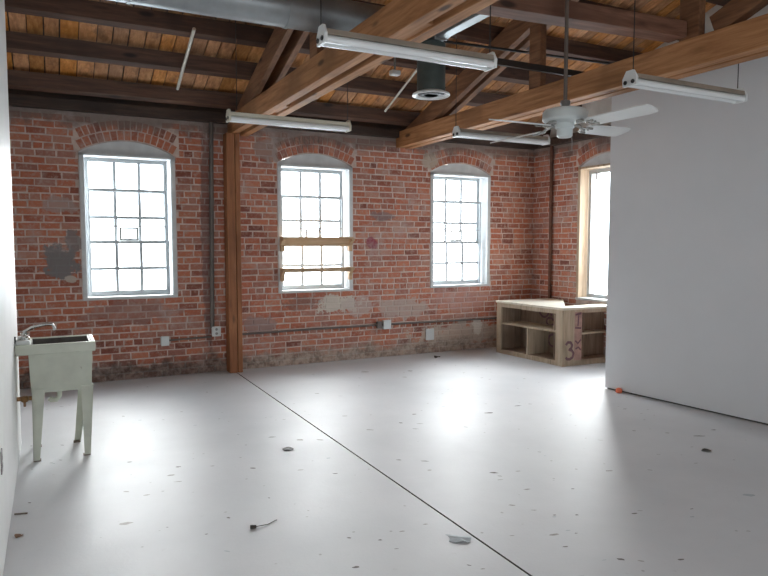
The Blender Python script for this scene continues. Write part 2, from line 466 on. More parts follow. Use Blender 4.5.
# floor with joint and scuffs
mb = MB()
GX = 2.016
def fq(x0, x1, y0, y1, z=0, mi=0): mb.add([(x0, y0, z), (x1, y0, z), (x1, y1, z), (x0, y1, z)], [(0, 1, 2, 3)], mi)
g = .0065
fq(WEST, GX - g, REAR, WY); fq(GX + g, RX, REAR, WY)
fq(GX - g, GX + g, REAR, WY, -.012, 1)
mb.add([(GX - g, REAR, 0), (GX - g, REAR, -.012), (GX - g, WY, -.012), (GX - g, WY, 0)], [(0, 1, 2, 3)], 1)
mb.add([(GX + g, REAR, 0), (GX + g, REAR, -.012), (GX + g, WY, -.012), (GX + g, WY, 0)], [(3, 2, 1, 0)], 1)
MARKS = [(1.59,5.13,.066,0),(2.25,4.15,.044,0),(2.41,4.04,.066,0),(2.4,4.95,.068,2),(2.76,4.8,.061,1),(1.24,4.47,.043,1),(1.18,3.89,.019,0),(.88,3.71,.029,1),(.77,3.3,.042,3),(1.4,3.15,.033,1),(1.54,3.05,.027,1),(1.57,2.92,.027,1),(1.9,2.93,.05,3),(2.74,5.02,.045,1),(2.88,4.92,.063,2),(2.49,6.43,.064,2),(2.39,5.46,.065,2),(3.65,4.94,.103,1),(4.06,5.03,.079,0),(4.22,5.03,.05,1),(4.28,4.53,.028,0),(3.3,3.82,.038,1),(2.71,3.61,.071,0),(2.71,3.54,.034,1),(2.72,3.26,.059,2),(2.6,2.87,.024,1),(2.72,2.81,.024,0),(2.54,2.98,.036,2),(2.54,2.63,.021,1),(2.42,2.67,.065,2),(2.53,2.3,.04,1),(3.04,2.67,.042,1),(2.8,2.16,.04,1),(3.4,2.56,.025,1),(4.91,4.46,.038,1),(4.6,3.72,.043,2),(3.46,3.27,.07,2),(1.81,2.6,.025,1),(4.76,3.54,.1,0),(5.03,3.6,.052,0),(-.04,5.25,.036,0),(.02,5.29,.03,1),(.04,5.68,.039,0),(.47,5.01,.037,0),(.77,4.74,.042,1),(.7,4.59,.062,2),(.72,4.44,.06,2),(-.16,4.49,.025,1),(.72,3.55,.022,0),(.54,3.74,.022,1),(.39,4.41,.045,2),(.34,3.9,.08,2),(-.18,5.77,.024,0),(3.98,7.05,.063,1),(3.74,6.75,.072,2),(3.45,7.25,.1,2),(2.67,3.48,.054,2),(2.34,3.86,.042,2),(.5,4.29,.045,2),(1.53,4.28,.049,2),(2.01,4.4,.054,2),(1.91,4.88,.065,2),(1.77,4.95,.074,2),(3.73,3.15,.042,2),(3.91,2.54,.096,3),(3.94,3.83,.049,2)]
for k in range(120):   # faint extra wear
    MARKS.append((random.uniform(-.1, 5), random.uniform(2.2, 7.6), random.uniform(.012, .045), random.choice([1, 2, 2, 2, 3])))
for x, y, l, s in MARKS:
    if x < -.2 or (abs(x - GX) < .05): continue
    n = 9; a0 = -.47 + random.uniform(-.4, .4); w = l * random.uniform(.2, .6)
    P = []
    for k in range(n):
        t = 2 * PI * k / n; rr = random.uniform(.65, 1.15)
        u, v = l / 2 * rr * math.cos(t), w / 2 * rr * math.sin(t)
        P.append((x + u * math.cos(a0) - v * math.sin(a0), y + u * math.sin(a0) + v * math.cos(a0), .0006))
    mb.add(P, [list(range(n))], 2 + s)
fl = mb.build('floor', [M['floor'], M['scuff'], M['scuff'], M['scuff2'], M['scuff3'], M['scuff4']])
struct(fl, 'scuffed white painted floor with one dark joint running to the brick wall', 'floor')

# left white wall
mb = MB(); mb.box(-.45, -.25, REAR, 5.90, 0, 4.3)
lw = struct(mb.build('wall_left', M['leftwall'], bevel=.006), 'white painted wall at the left edge beside the laundry sink', 'wall')
# partition
px0, py0 = 5.408, 5.204; dx, dy = .0953, -1.0
ln = math.hypot(dx, dy); ex, ey = dx / ln, dy / ln; nx, ny = -ey, ex
Lp = 6.7
c = [(px0, py0), (px0 + ex * Lp, py0 + ey * Lp), (px0 + ex * Lp + nx * .14, py0 + ey * Lp + ny * .14), (px0 + nx * .14, py0 + ny * .14)]
mb = MB(); mb.prism(c, 2, .016, 3.36)
struct(mb.build('wall_partition', M['drywall'], bevel=.004), 'tall plain white partition wall on the right', 'wall')
mb = MB(); off = .02
c2 = [(px0 + ex * off + nx * off, py0 + ey * off + ny * off), (px0 + ex * Lp + nx * off, py0 + ey * Lp + ny * off), (px0 + ex * Lp + nx * .12, py0 + ey * Lp + ny * .12), (px0 + ex * off + nx * .12, py0 + ey * off + ny * .12)]
mb.prism(c2, 2, 0, .016)
struct(mb.build('gap_strip_right', M['scuff']), 'thin dark strip added for the shaded gap under the white partition', 'trim')  # dark strip fills the gap, its colour standing in for the shade there

# ------------------------------------------------------------------ windows
def window(n, w, label, put, spring=SPRING, sill=SILL, raw=False, parts=True):
    """put(u across, depth out of the room, z)"""
    root = empty('window_%d' % n, put((w[0] + w[1]) / 2, 0, sill)); inv = Vector(root.location)
    struct(root, label, 'window')
    class WB(MB):
        def b(self, u0, u1, d0, d1, z0, z1, mi=0):
            vs = [Vector(put(u, d, z)) - inv for z in (z0, z1) for d in (d0, d1) for u in (u0, u1)]
            return self.add(vs, [(0, 2, 3, 1), (4, 5, 7, 6), (0, 1, 5, 4), (2, 6, 7, 3), (0, 4, 6, 2), (1, 3, 7, 5)], mi)
    xa, xb = w; cm = M['trim'] if raw else M['casing']
    fm = M['frame']; cw = .05
    D = .15
    # casing and lining boards of the opening
    c = WB()
    c.b(xa, xa + cw, -.012, .03, sill, spring - .02); c.b(xb - cw, xb, -.012, .03, sill, spring - .02)
    c.b(xa + .004, xa + .03, .03, D + .09, sill, spring - .02); c.b(xb - .03, xb - .004, .03, D + .09, sill, spring - .02)
    c.b(xa, xb, -.012, D + .09, spring - .045, spring - .015)
    c.build('casing', cm, root, bevel=.003)
    c = WB(); c.b(xa - .0, xb + .0, -.02, D + .09, sill - .0, sill + .035)
    c.build('sill', M['casing'], root, bevel=.004)
    # panel that fills the arch
    xc, zc, R, th = arch_at(w, spring); n_ = 16; h = WB(); R -= .004
    pts = [(xc + R * math.sin(-th + 2 * th * k / n_), zc + R * math.cos(-th + 2 * th * k / n_)) for k in range(n_ + 1)]
    poly = [(xb, spring - .015)] + [] + [(xa, spring - .015)] + pts
    f = [Vector(put(u, .03, z)) - inv for u, z in poly]; bk = [Vector(put(u, D, z)) - inv for u, z in poly]; k = len(poly)
    h.add(f + bk, [list(range(k)), list(range(k, 2 * k))[::-1]] + [(i, (i + 1) % k, k + (i + 1) % k, k + i) for i in range(k)])
    h.build('arch_panel', M['casing'], root)
    if raw:
        c = WB(); c.b(xa + .05, xb - .05, D, D + .04, sill + .03, sill + .09); c.b(xa + .05, xb - .05, D, D + .04, spring - .11, spring - .05)
        c.b(xa + .05, xa + .1, D, D + .04, sill + .09, spring - .11); c.b(xb - .1, xb - .05, D, D + .04, sill + .09, spring - .11)
        c.build('sash', fm, root, bevel=.004)
        c = WB(); c.b(xa + .1, xb - .1, D + .018, D + .023, sill + .09, spring - .11); c.build('glass_pane', M['glass'], root)
        c = WB(); c.b(xb - .24, xb - .215, D - .03, D, spring - .2, spring - .1); c.build('hinge', M['steel'], root)
        return root
    il, ir = xa + .055, xb - .055
    bars = [il + .055 + (ir - il - .11) * k / 3 for k in (1, 2)]
    def sash(name, z0, z1, muntins, d0, rail_top, rail_bot):
        s = WB()
        s.b(il, il + .05, d0, d0 + .04, z0, z1); s.b(ir - .05, ir, d0, d0 + .04, z0, z1)
        s.b(il + .05, ir - .05, d0, d0 + .04, z1 - rail_top, z1); s.b(il + .05, ir - .05, d0, d0 + .04, z0, z0 + rail_bot)
        for b in bars: s.b(b - .018, b + .018, d0 + .004, d0 + .036, z0 + rail_bot, z1 - rail_top)
        zs = [z0 + rail_bot] + muntins + [z1 - rail_top]
        us = [il + .05, bars[0] - .018, bars[0] + .018, bars[1] - .018, bars[1] + .018, ir - .05]
        for m in muntins:
            for u0, u1 in zip(us[::2], us[1::2]): s.b(u0, u1, d0 + .004, d0 + .036, m - .018, m + .018)
        o = s.build(name, fm, root, bevel=.003)
        p = WB(); p.b(il + .045, ir - .045, d0 + .018, d0 + .022, z0 + rail_bot - .005, z1 - rail_top + .005)
        p.build('glass_pane', M['glass'], o)
        return o
    sash('upper_sash', 1.60, spring - .045, [2.215, 1.905], D + .045, .045, .035)
    lo = sash('lower_sash', sill + .035, 1.635, [1.305], D, .04, .06)
    k = WB(); k.b(xc - .028, xc + .028, D - .018, D, 1.635, 1.65); k.b(xc - .006, xc + .028, D - .03, D - .018, 1.638, 1.66)
    k.build('sash_lock', M['steel'], root)
    # inner screen frame with its wire and little square vent
    d = D - .035
    s = WB(); s.b(il + .03, il + .052, d, d + .02, sill + .035, 2.235); s.b(ir - .052, ir - .03, d, d + .02, sill + .035, 2.235)
    s.b(il + .052, ir - .052, d, d + .02, 2.205, 2.235)
    s.build('screen_frame', fm, root, bevel=.002)
    s = WB(); s.b(il + .052, ir - .052, d + .004, d + .012, 1.794, 1.806); s.build('screen_wire', M['steel'], root)
    s = WB(); a, b = bars[0] + .03, bars[1] - .03
    a, b = xc - .105, xc + .105
    s.b(a, a + .022, d, d + .02, 1.635, 1.79); s.b(b - .022, b, d, d + .02, 1.635, 1.79)
    s.b(a + .022, b - .022, d, d + .02, 1.768, 1.79); s.b(a + .022, b - .022, d, d + .02, 1.635, 1.655)
    s.build('vent_frame', M['steel'], root)
    return root
pb = lambda u, d, z: (u, WY + d, z)
window(1, WINS[0], 'leftmost arched white sash window, left of the timber post', pb)
window(2, WINS[1], 'arched white sash window crossed by two wooden rails, right of the post', pb)
window(3, WINS[2], 'arched white sash window nearest the brick corner', pb)
window(4, W4, 'raw wood framed window in the side brick wall beside the partition', lambda u, d, z: (RX + d, u, z), SP4, SI4, raw=True)

# ------------------------------------------------------------------ timber frame and roof
mb = MB()
for x0, x1 in ((1.93, 2.026), (2.034, 2.092)): mb.box(x0, x1, 7.925, WY - .004, 0, 2.93)
struct(mb.build('wooden_post', M['post'], bevel=.006), 'reddish timber post standing against the brick between left and middle windows', 'post')

def truss(xc, w, names, slot, king_dx=0):
    wid = (w - slot) / 2
    xs = [(xc - w / 2, xc - w / 2 + wid), (xc + w / 2 - wid, xc + w / 2)]
    mb = MB()
    for a, b in xs: mb.box(a, b, REAR, WY + .1, 2.93, 3.145)
    # packing blocks in the slot
    for y in (6.4, 3.7, 1.8): mb.box(xs[0][1], xs[1][0], y - .18, y + .18, 2.945, 3.13)
    struct(mb.build('tie_beam', M['beam_y'], bevel=.006), names[0], 'beam')
    mb = MB(); ap = 3.4
    for a, b in xs:
        a += .03; b -= .0
        mb.prism([(WY - .02, roof_z(WY) - .05), (WY - .02, roof_z(WY)), (ap, roof_z(ap)), (ap, roof_z(ap) - .25), (7.35, roof_z(7.35) - .25), (7.9, 3.146)][::-1], 0, a, b)
        mb.prism([(ap - .001, roof_z(ap) - .25), (ap - .001, roof_z(ap)), (REAR + .02, roof_z(REAR)), (REAR + .02, roof_z(REAR) - .05), (REAR + .25, 3.146)], 0, a, b)
    struct(mb.build('rafter', M['brace'], bevel=.005), names[1], 'rafter')
    cx = xc
    for y, nm in ((5.22, names[2]), (3.45, names[3])):
        mb = MB(); mb.box(cx - .105, cx - .03, y - .085, y + .085, 3.145, roof_z(y) - .24)
        struct(mb.build('truss_post', M['brace'], bevel=.005), nm, 'post')
    mb = MB(); mb.beam((cx - .02, 3.28, 3.2), (cx - .02, 1.2, 4.0), .09, .16)
    struct(mb.build('truss_brace', M['brace'], bevel=.005), names[4], 'brace')
truss(2.115, .25, ['doubled timber tie beam resting on the post, above the middle of the room',
      'doubled sloping rafter rising from the post head', 'short upright truss post left of the grey diffuser',
      'king post of the truss over the timber post', 'slanting brace of the truss over the timber post'], .065)
truss(4.47, .25, ['heavy tie beam running above the ceiling fan to the top right', 'doubled sloping rafter right of the round diffuser',
      'upright truss post above the ceiling fan', 'dark king post standing on the tie beam at the top right', 'dark slanting brace at the top right corner'], .03)

# purlins, roof boards, wall plate
PUR = [7.80, 7.17, 6.58, 5.98, 5.38, 4.78, 4.18, 3.58]
PL = ['lowest dark purlin just above the brick wall', 'second dark purlin up from the brick wall', 'third dark purlin up, carrying the pale conduit tops',
      'fourth dark purlin up the roof slope', 'fifth dark purlin up the roof slope', 'sixth dark purlin up the roof slope',
      'seventh dark purlin up the roof slope', 'dark purlin next to the ridge']
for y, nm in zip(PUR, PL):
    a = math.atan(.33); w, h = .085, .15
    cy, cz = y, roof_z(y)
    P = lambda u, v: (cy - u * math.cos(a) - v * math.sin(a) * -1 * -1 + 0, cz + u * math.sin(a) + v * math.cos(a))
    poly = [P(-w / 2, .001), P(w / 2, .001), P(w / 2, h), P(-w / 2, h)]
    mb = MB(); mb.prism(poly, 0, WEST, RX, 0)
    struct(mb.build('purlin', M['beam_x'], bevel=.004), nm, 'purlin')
for y in (2.9, 2.2, 1.5, .8, .1, -.6, -1.3):
    mb = MB(); mb.box(WEST, RX, y - .04, y + .04, roof_z(y) + .01, roof_z(y) + .16)
    struct(mb.build('purlin', M['beam_x']), 'dark purlin on the roof slope above the viewer', 'purlin')['group'] = 'purlins above the viewer'
mb = MB(); x = WEST; off = .158 / math.cos(math.atan(.33))
while x < RX:
    w = random.uniform(.135, .165); b = min(x + w - random.uniform(.007, .015), RX)
    ys = [WY + .1, random.uniform(4.6, 7.0), 3.4]
    for y0, y1 in zip(ys, ys[1:]):
        dz = random.uniform(0, .004)
        za, zb = roof_z(WY) - .33 * (y0 - WY) + off + dz, roof_z(WY) - .33 * (y1 - WY) + off + dz
        if y0 > WY: pass
        mb.prism([(y0 - .003, za), (y0 - .003, za + .022), (y1, zb + .022), (y1, zb)], 0, x, b)
    za, zb = roof_z(3.4) + off, roof_z(REAR) + off
    mb.prism([(3.4, za), (3.4, za + .022), (REAR - .2, zb - .06), (REAR - .2, zb - .082)], 0, x, b)
    x += w
ceil = mb.build('ceiling', M['board'])
struct(ceil, 'sloping roof of warm brown boards above the dark purlins', 'ceiling')
mb = MB()
k = 3.145 + .33 * 0
mb.prism([(WY + .3, roof_z(WY) - .1 + off + .03), (WY + .3, roof_z(WY) - .1 + off + .06), (3.4, roof_z(3.4) + off + .08), (REAR - .3, roof_z(REAR) + off - .06), (REAR - .3, roof_z(REAR) + off - .09), (3.4, roof_z(3.4) + off + .05)], 0, WEST - .1, RX + .2)
struct(mb.build('roof', M['plate']), 'dark roofing felt above the boards', 'roof')
mb = MB(); mb.box(WEST, RX, WY - .10, WY + .02, TOP, 3.175)
struct(mb.build('trim_1', M['plate'], bevel=.006), 'blackened timber plate lying along the top of the brick wall', 'trim')
mb = MB(); mb.box(RX - .09, RX + .02, 4.4, WY - .11, TOP, 3.175)
struct(mb.build('trim_2', M['plate'], bevel=.006), 'dark timber plate lying on the right brick wall', 'trim')

# girt between the trusses and steel channel
mb = MB(); mb.beam((2.25, 3.64, 3.19), (4.36, 3.54, 3.225), .17, .12)
struct(mb.build('girt', M['girt'], bevel=.005), 'reddish timber girt between the two tie beams at the top of the picture', 'beam')
mb = MB(); mb.box(3.6, 5.25, 5.02, 5.06, 3.262, 3.322)
tag(mb.build('steel_channel', M['bronze2'], bevel=.003), 'black steel channel between the trusses, behind the right end of the top centre strip light', 'channel')

# ------------------------------------------------------------------ ducts
root = tag(empty('air_duct', (-.245, 5.05, 3.45)), 'big round galvanised air duct running across the top left', 'duct')
DR = .145; DX = -.245
mb = MB(); mb.tube([(0, 0, 0), (1.5, 0, 0), (2.95 - DX, 0, 0)], DR, 32); mb.build('duct_run', M['galv'], root, smooth=True)
for x in (.55, 1.72):
    mb = MB(); mb.tube([(x - DX - .012, 0, 0), (x - DX + .012, 0, 0)], DR + .006, 32); mb.build('joint_band', M['galv'], root, smooth=True)
root = tag(empty('branch_duct', (2.86, 4.88, 3.25)), 'square galvanised branch duct beside the tie beam, above the top centre strip light', 'duct')
mb = MB(); mb.box(-.05, .05, -1.35, -.3, .0, .2); mb.box(-.09, .10, -.3, .0, .02, .2); mb.build('duct_run', M['galv'], root, bevel=.008)
mb = MB(); mb.box(-.06, .06, -.315, -.29, -.01, .205); mb.build('flange', M['steel'], root, bevel=.003)
root = tag(empty('ceiling_diffuser', (2.87, 4.74, 2.83)), 'dark round drop pipe ending in a white ring diffuser', 'diffuser')
mb = MB(); mb.tube([(0, 0, .02), (0, 0, .42)], .118, 32); mb.build('drop_pipe', M['ductgrey'], root, smooth=True)
mb = MB(); mb.lathe([(.118, .03), (.156, .012), (.159, 0), (.152, -.006), (.128, .002), (.118, .02)]); o = mb.build('ring', M['lamp'], root, smooth=True)
mb = MB()
for r in (.03, .06, .09): mb.lathe([(r, .0), (r + .02, .008), (r + .02, .012), (r, .006)], n=24)
mb.build('louvre', M['dark'], root)

# ------------------------------------------------------------------ fluorescent fixtures
def fixture(loc, label, enamel, back):
    root = tag(empty('fluorescent_light', loc), label, 'ceiling light', 'fluorescent strip lights')
    H = .575
    mb = MB()
    mb.prism([(-.052, .018), (.052, .018), (.046, .05), (-.046, .05)], 0, -H, H)
    mb.build('ballast_channel', M[back], root, bevel=.003)
    mb = MB()
    mb.prism([(-.012, -.006), (.012, -.006), (.030, .0175), (-.030, .0175)], 0, -H, H)
    mb.build('reflector', M[enamel], root)
    for s in (-1, 1):
        mb = MB(); mb.tube([(-H + .01, s * .036, -.008), (H - .01, s * .036, -.008)], .0195, 14); mb.build('tube', M['tube'], root, smooth=True)
    for e in (-1, 1):
        mb = MB(); mb.prism([(-.062, .022), (-.058, -.030), (.058, -.030), (.062, .022), (.03, .075), (-.03, .075)], 0, e * H - .010, e * H + .010)
        cap = mb.build('end_cap', M[enamel], root, bevel=.003)
        for s in (-1, 1):
            mb = MB(); mb.tube([(e * (H + .010), s * .032, -.004), (e * (H + .016), s * .032, -.004)], .014, 14); mb.build('lamp_socket', M['black'], cap, smooth=True)
    return root
def hang(root, x, z_top):
    l = root.location
    mb = MB(); mb.tube([(x, 0, .075), (x, 0, z_top - l.z)], .0035, 8); mb.build('hanger_rod', M['dark'], root)
f = fixture((1.96, 3.46, 2.735), 'white strip light nearest the big air duct, top centre', 'lamp', 'lamptop_shaded'); hang(f, -.58, 3.4); hang(f, .57, 4.6)
f = fixture((2.01, 5.80, 2.70), 'cream strip light hung in front of the timber post head', 'oldlamp', 'oldlamp'); hang(f, -.5, 3.8); hang(f, .57, 3.8)
f = fixture((4.22, 5.53, 2.69), 'white strip light behind the ceiling fan, over the third window', 'lamp', 'lamptop_shaded'); hang(f, -.58, 3.9); hang(f, .55, 3.8)
f = fixture((4.10, 3.23, 2.69), 'white strip light in front of the white partition, top right', 'lamp', 'lamptop_shaded'); hang(f, -.55, 3.6); hang(f, .55, 4.7)

# ------------------------------------------------------------------ ceiling fan
root = tag(empty('ceiling_fan', (3.11, 3.40, 2.385)), 'white four bladed ceiling fan on a long down rod', 'fan')
mb = MB(); mb.tube([(0, 0, .12), (0, 0, roof_z(3.45) - 2.385 + .05)], .013, 12); mb.build('down_rod', M['bronze'], root, smooth=True)
mb = MB(); mb.lathe([(.02, .12), (.035, .15), (.03, .17), (.014, .175)], n=20); mb.build('rod_collar', M['steel'], root, smooth=True)
mb = MB(); mb.lathe([(0.02, .118), (.10, .116), (.138, .106), (.148, .09), (.148, .045), (.138, .032), (.09, .022), (.03, .02)]); mb.build('motor_housing', M['fan'], root, smooth=True)
mb = MB(); mb.lathe([(.06, .022), (.062, -.01), (.052, -.016), (.052, -.062), (.042, -.074), (.0, -.076)], n=28); mb.build('switch_housing', M['fan'], root, smooth=True)
mb = MB(); mb.tube([(.05, -.01, -.05), (.056, -.012, -.1), (.056, -.012, -.16)], .0025, 6); mb.build('pull_chain', M['steel'], root)
for k in range(4):
    a = math.radians(8 + 90 * k); tp = math.tan(math.radians(13))
    c, s = math.cos(a), math.sin(a)
    def T(r, t, z=0): 
        px_, py_ = c * r - s * t, s * r + c * t
        return (px_, py_, z - tp * t + .045 * (px_ * .89 - py_ * .456))
    out = [(.19, -.045), (.235, -.062), (.58, -.072), (.645, -.062), (.66, -.03), (.66, .03), (.645, .062), (.58, .072), (.235, .062), (.19, .045)]
    mb = MB(); n = len(out)
    mb.add([T(r, t, -.006) for r, t in out] + [T(r, t, .002) for r, t in out], [list(range(n)), list(range(n, 2 * n))[::-1]] + [(i, (i + 1) % n, n + (i + 1) % n, n + i) for i in range(n)])
    bl = mb.build('blade', M['blade'], root)
    mb = MB(); mb.tube([T(.1, 0, .022), T(.15, 0, .012), T(.2, 0, -.012)], [.016, .013, .011], 10)
    for t in (-.03, .03): mb.tube([T(.165, 0, .004), T(.2, t, -.012), T(.25, t * 1.1, -.012)], .008, 8)
    mb.build('blade_bracket', M['chrome'], bl, smooth=True)
    for r, t in ((.215, -.03), (.215, .03), (.245, 0)):
        mb = MB(); mb.tube([T(r, t, -.012), T(r, t, -.004)], .007, 8); mb.build('screw', M['steel'], bl)

# ------------------------------------------------------------------ conduits and boxes
def pipe(name, pts, r, m, label, cat):
    mb = MB(); mb.tube(pts, r, 12); return tag(mb.build(name, M[m], smooth=True), label, cat)
YW = WY - .03
pipe('wall_conduit', [(1.24, YW, .437), (1.74, YW, .448)], .012, 'pipe', 'short horizontal conduit low on the brick left of the post', 'conduit')
pipe('wall_conduit', [(2.13, YW, .455), (3.0, YW, .462), (4.12, YW, .462)], .013, 'pipe', 'horizontal conduit from the post to the white junction box', 'conduit')
pipe('wall_conduit', [(4.23, YW, .464), (5.3, YW, .455), (6.7, YW, .452)], .013, 'pipe', 'horizontal conduit from the white junction box to the brick corner', 'conduit')
pipe('wall_pipe', [(1.755, YW - .005, .56), (1.77, YW - .005, 1.8), (1.785, YW - .005, 3.06)], .027, 'pipe', 'dark vertical pipe on the brick beside the timber post', 'pipe')
pipe('wall_pipe', [(RX - .035, 7.66, .45), (RX - .035, 7.665, 3.06)], .026, 'rust', 'rusty vertical pipe on the right brick wall near the corner', 'pipe')
pipe('roof_conduit', [(1.285, 6.46, roof_z(6.46) - .012), (1.30, 7.5, roof_z(7.5) - .012)], .017, 'lightrod', 'pale conduit under the purlins above the left window', 'conduit')
pipe('roof_conduit', [(3.80, 6.55, roof_z(6.55) - .02), (3.86, 7.5, roof_z(7.5) - .02)], .014, 'lightrod', 'pale conduit under the purlins beside the round diffuser', 'conduit')
pipe('sprinkler_pipe', [(2.25, 5.62, 3.57), (6.7, 5.62, 3.687)], .014, 'dark', 'thin dark pipe passing behind the upright truss post', 'pipe')
root = tag(empty('ceiling_sensor', (3.36, 6.3, 3.42)), 'small white sensor hung between the purlins left of the diffuser', 'sensor')
mb = MB(); mb.box(-.055, .055, -.04, .04, -.02, .035); mb.build('housing', M['lamp'], root, bevel=.012)
mb = MB(); mb.tube([(0, 0, .03), (.0, 0, .42)], .012, 10); mb.build('stem', M['steel'], root, smooth=True)
def wallbox(name, x, z, w, h, d, label, cat, extra=True, m='box'):
    root = tag(empty(name, (x, WY - .012, z)), label, cat)
    mb = MB(); mb.box(-w / 2, w / 2, -d, .004, -h / 2, h / 2); mb.build('back_box', M[m], root, bevel=.006)
    mb = MB(); mb.box(-w / 2 - .004, w / 2 + .004, -d - .006, -d, -h / 2 - .004, h / 2 + .004); pl = mb.build('cover_plate', M[m], root, bevel=.003)
    if extra:
        for s in (-1, 1):
            mb = MB(); mb.lathe([(.017, 0), (.017, .003), (.014, .004)], n=16)
            mb.v = [(a, -d - .006 - c, s * .026 + b) for a, b, c in mb.v]; mb.build('socket_face', M['steel'], pl)
    return root
wallbox('outlet_box', 1.19, .435, .085, .105, .05, 'pale square outlet box on the brick under the left window', 'outlet', False)
wallbox('outlet_box', 1.80, .515, .10, .115, .05, 'white outlet box at the foot of the vertical pipe beside the post', 'outlet')
wallbox('junction_box', 4.175, .465, .11, .12, .055, 'white junction box between two wall conduits under the middle bay', 'junction box', False)
wallbox('junction_box', 4.06, .465, .07, .09, .045, 'small dark junction box left of the white one on the conduit', 'junction box', False, 'pipe')
wallbox('wall_plate', 4.90, .275, .13, .16, .006, 'pale cracked cover plate low on the brick under the third window', 'cover plate', False)

root = tag(empty('wall_outlet', (-.25, 3.70, .515)), 'small outlet plate on the left white wall, at the picture edge', 'outlet')
mb = MB(); mb.box(0, .006, -.036, .036, -.058, .058); mb.build('cover_plate', M['scuff3'], root, bevel=.002)
for z in (-.02, .02):
    mb = MB(); mb.box(.006, .008, -.014, .014, z - .012, z + .012); mb.build('socket_face', M['scuff3'], root)
# ------------------------------------------------------------------ wooden guard across the middle window
root = tag(empty('window_guard', (3.15, WY - .02, 1.45)), 'two raw pine rails on brackets across the middle window', 'rail')
mb = MB(); mb.box(-.525, .47, -.06, -.035, .11, .235); mb.box(-.525, .47, -.14, -.06, .215, .235); mb.build('upper_board', M['pine'], root, bevel=.004)
mb = MB(); mb.box(-.51, .47, -.10, -.05, -.225, -.17); mb.build('lower_rail', M['pine'], root, bevel=.004)
for sx in (-.515, .44):
    for z0 in (.06, -.30):
        mb = MB(); h = .13 if z0 > 0 else .10; t = .155 if z0 > 0 else .135
        pl = [(-.14, z0 + t), (-.14, z0 + t - .03), (-.09, z0 + t - .045), (-.06, z0 + t - .09), (-.055, z0 + t - .17), (-.02, z0 + t - .17), (0, z0 + t - .15), (0, z0 + t)]
        if z0 < 0: pl = [(a, b - .005) for a, b in pl]
        mb.prism(pl, 0, sx - .0, sx + .05); mb.build('bracket', M['pine'], root, bevel=.003)

# ------------------------------------------------------------------ laundry sink
root = tag(empty('laundry_sink', (0, 5.33, 0)), 'cream enamel laundry sink on tapered legs against the left wall', 'sink')
x0, x1, y0, y1, zb, zr = -.165, .262, .02, .40, .50, .865
# tub shell: outer walls slope a little, inner walls dark
mb = MB(); t = .022
def ring(a, z): return [(x0 + a, y0 + a, z), (x1 - a, y0 + a, z), (x1 - a, y1 - a, z), (x0 + a, y1 - a, z)]
vs = ring(.012, zb) + ring(0, zr - .07) + ring(0, zr - .005) + ring(t, zr - .005) + ring(t + .02, zb + .03)
fs = [(3, 2, 1, 0)]; mi = [0]
for k in range(4):
    for i in range(4): fs.append((k * 4 + i, k * 4 + (i + 1) % 4, k * 4 + 4 + (i + 1) % 4, k * 4 + 4 + i)); mi.append(1 if k == 3 else 0)
fs.append((16, 17, 18, 19)); mi.append(1)
mb.add(vs, fs); mb.m = mi
mb.build('basin', [M['sink'], M['basin']], root, bevel=.003)
mb = MB()
mb.box(-.248, .283, -.004, .024, zr - .075, zr)          # front rim
mb.box(.255, .283, .024, .42, zr - .075, zr)             # right rim
mb.box(-.248, .283, .392, .42, zr - .075, zr)            # back rim
mb.box(-.248, -.15, .024, .392, zr - .03, zr - .004)     # tap shelf
mb.build('rim', M['sink'], root, bevel=.006)
mb = MB(); mb.box(-.15, .255, .386, .3915, zr - .16, zr - .008); mb.build('dark_back', M['basin'], root)  # dark panel on the inner back wall
def leg(bx, by, fx, fy, sx, sy):
    m = MB(); w1, w2, th = .085, .042, .006
    for ax in (0, 1):
        a = [(bx, by), (bx + (sx * w1 if ax == 0 else 0), by + (sy * w1 if ax else 0))]
        b = [(fx, fy), (fx + (sx * w2 if ax == 0 else 0), fy + (sy * w2 if ax else 0))]
        ox, oy = (0, sy * th) if ax == 0 else (sx * th, 0)
        q = [(*a[0], zb + .03), (*a[1], zb + .03), (*b[1], .004), (*b[0], .004)]
        vs = q + [(x + ox, y + oy, z) for x, y, z in q]
        m.add(vs, [(0, 1, 2, 3), (7, 6, 5, 4), (0, 4, 5, 1), (1, 5, 6, 2), (2, 6, 7, 3), (3, 7, 4, 0)])
    lg = m.build('leg', M['sink'], root)
    f = MB(); f.box(min(fx, fx + sx * .05), max(fx, fx + sx * .05), min(fy, fy + sy * .05), max(fy, fy + sy * .05), 0, .008); f.build('foot', M['stick'], lg)
leg(-.15, .018, -.155, -.005, 1, 1); leg(.262, .018, .228, -.01, -1, 1)
leg(-.15, .402, -.155, .425, 1, -1); leg(.262, .402, .172, .425, -1, -1)
# tap
mb = MB(); mb.box(-.235, -.155, .16, .24, zr - .004, zr + .045); tp = mb.build('tap_body', M['chrome'], root, bevel=.012)
mb = MB(); mb.tube([(-.195, .2, zr + .04), (-.19, .2, zr + .075), (-.14, .2, zr + .105), (-.04, .2, zr + .125), (.0, .2, zr + .12), (.012, .2, zr + .095), (.012, .2, zr + .075)], .012, 12); mb.build('spout', M['chrome'], tp, smooth=True)
for y in (.1, .3):
    mb = MB(); mb.lathe([(.012, 0), (.012, .04), (.026, .045), (.026, .06), (.0, .064)], (-.195, y, zr - .004), 16); mb.build('tap_handle', M['chrome'], tp, smooth=True)
mb = MB(); mb.box(-.244, -.15, .03, .09, zr - .004, zr + .028); mb.build('soap_block', M['box'], root, bevel=.01)
mb = MB(); mb.tube([(-.245, .05, zr + .01), (-.245, .05, zr + .06)], .006, 8); mb.build('hook', M['black'], root)
mb = MB(); mb.tube([(-.25, .1, .455), (-.12, .1, .455), (-.1, .1, .46), (-.1, .1, .52)], .016, 12); sp = mb.build('supply_pipe', M['brass'], root, smooth=True)
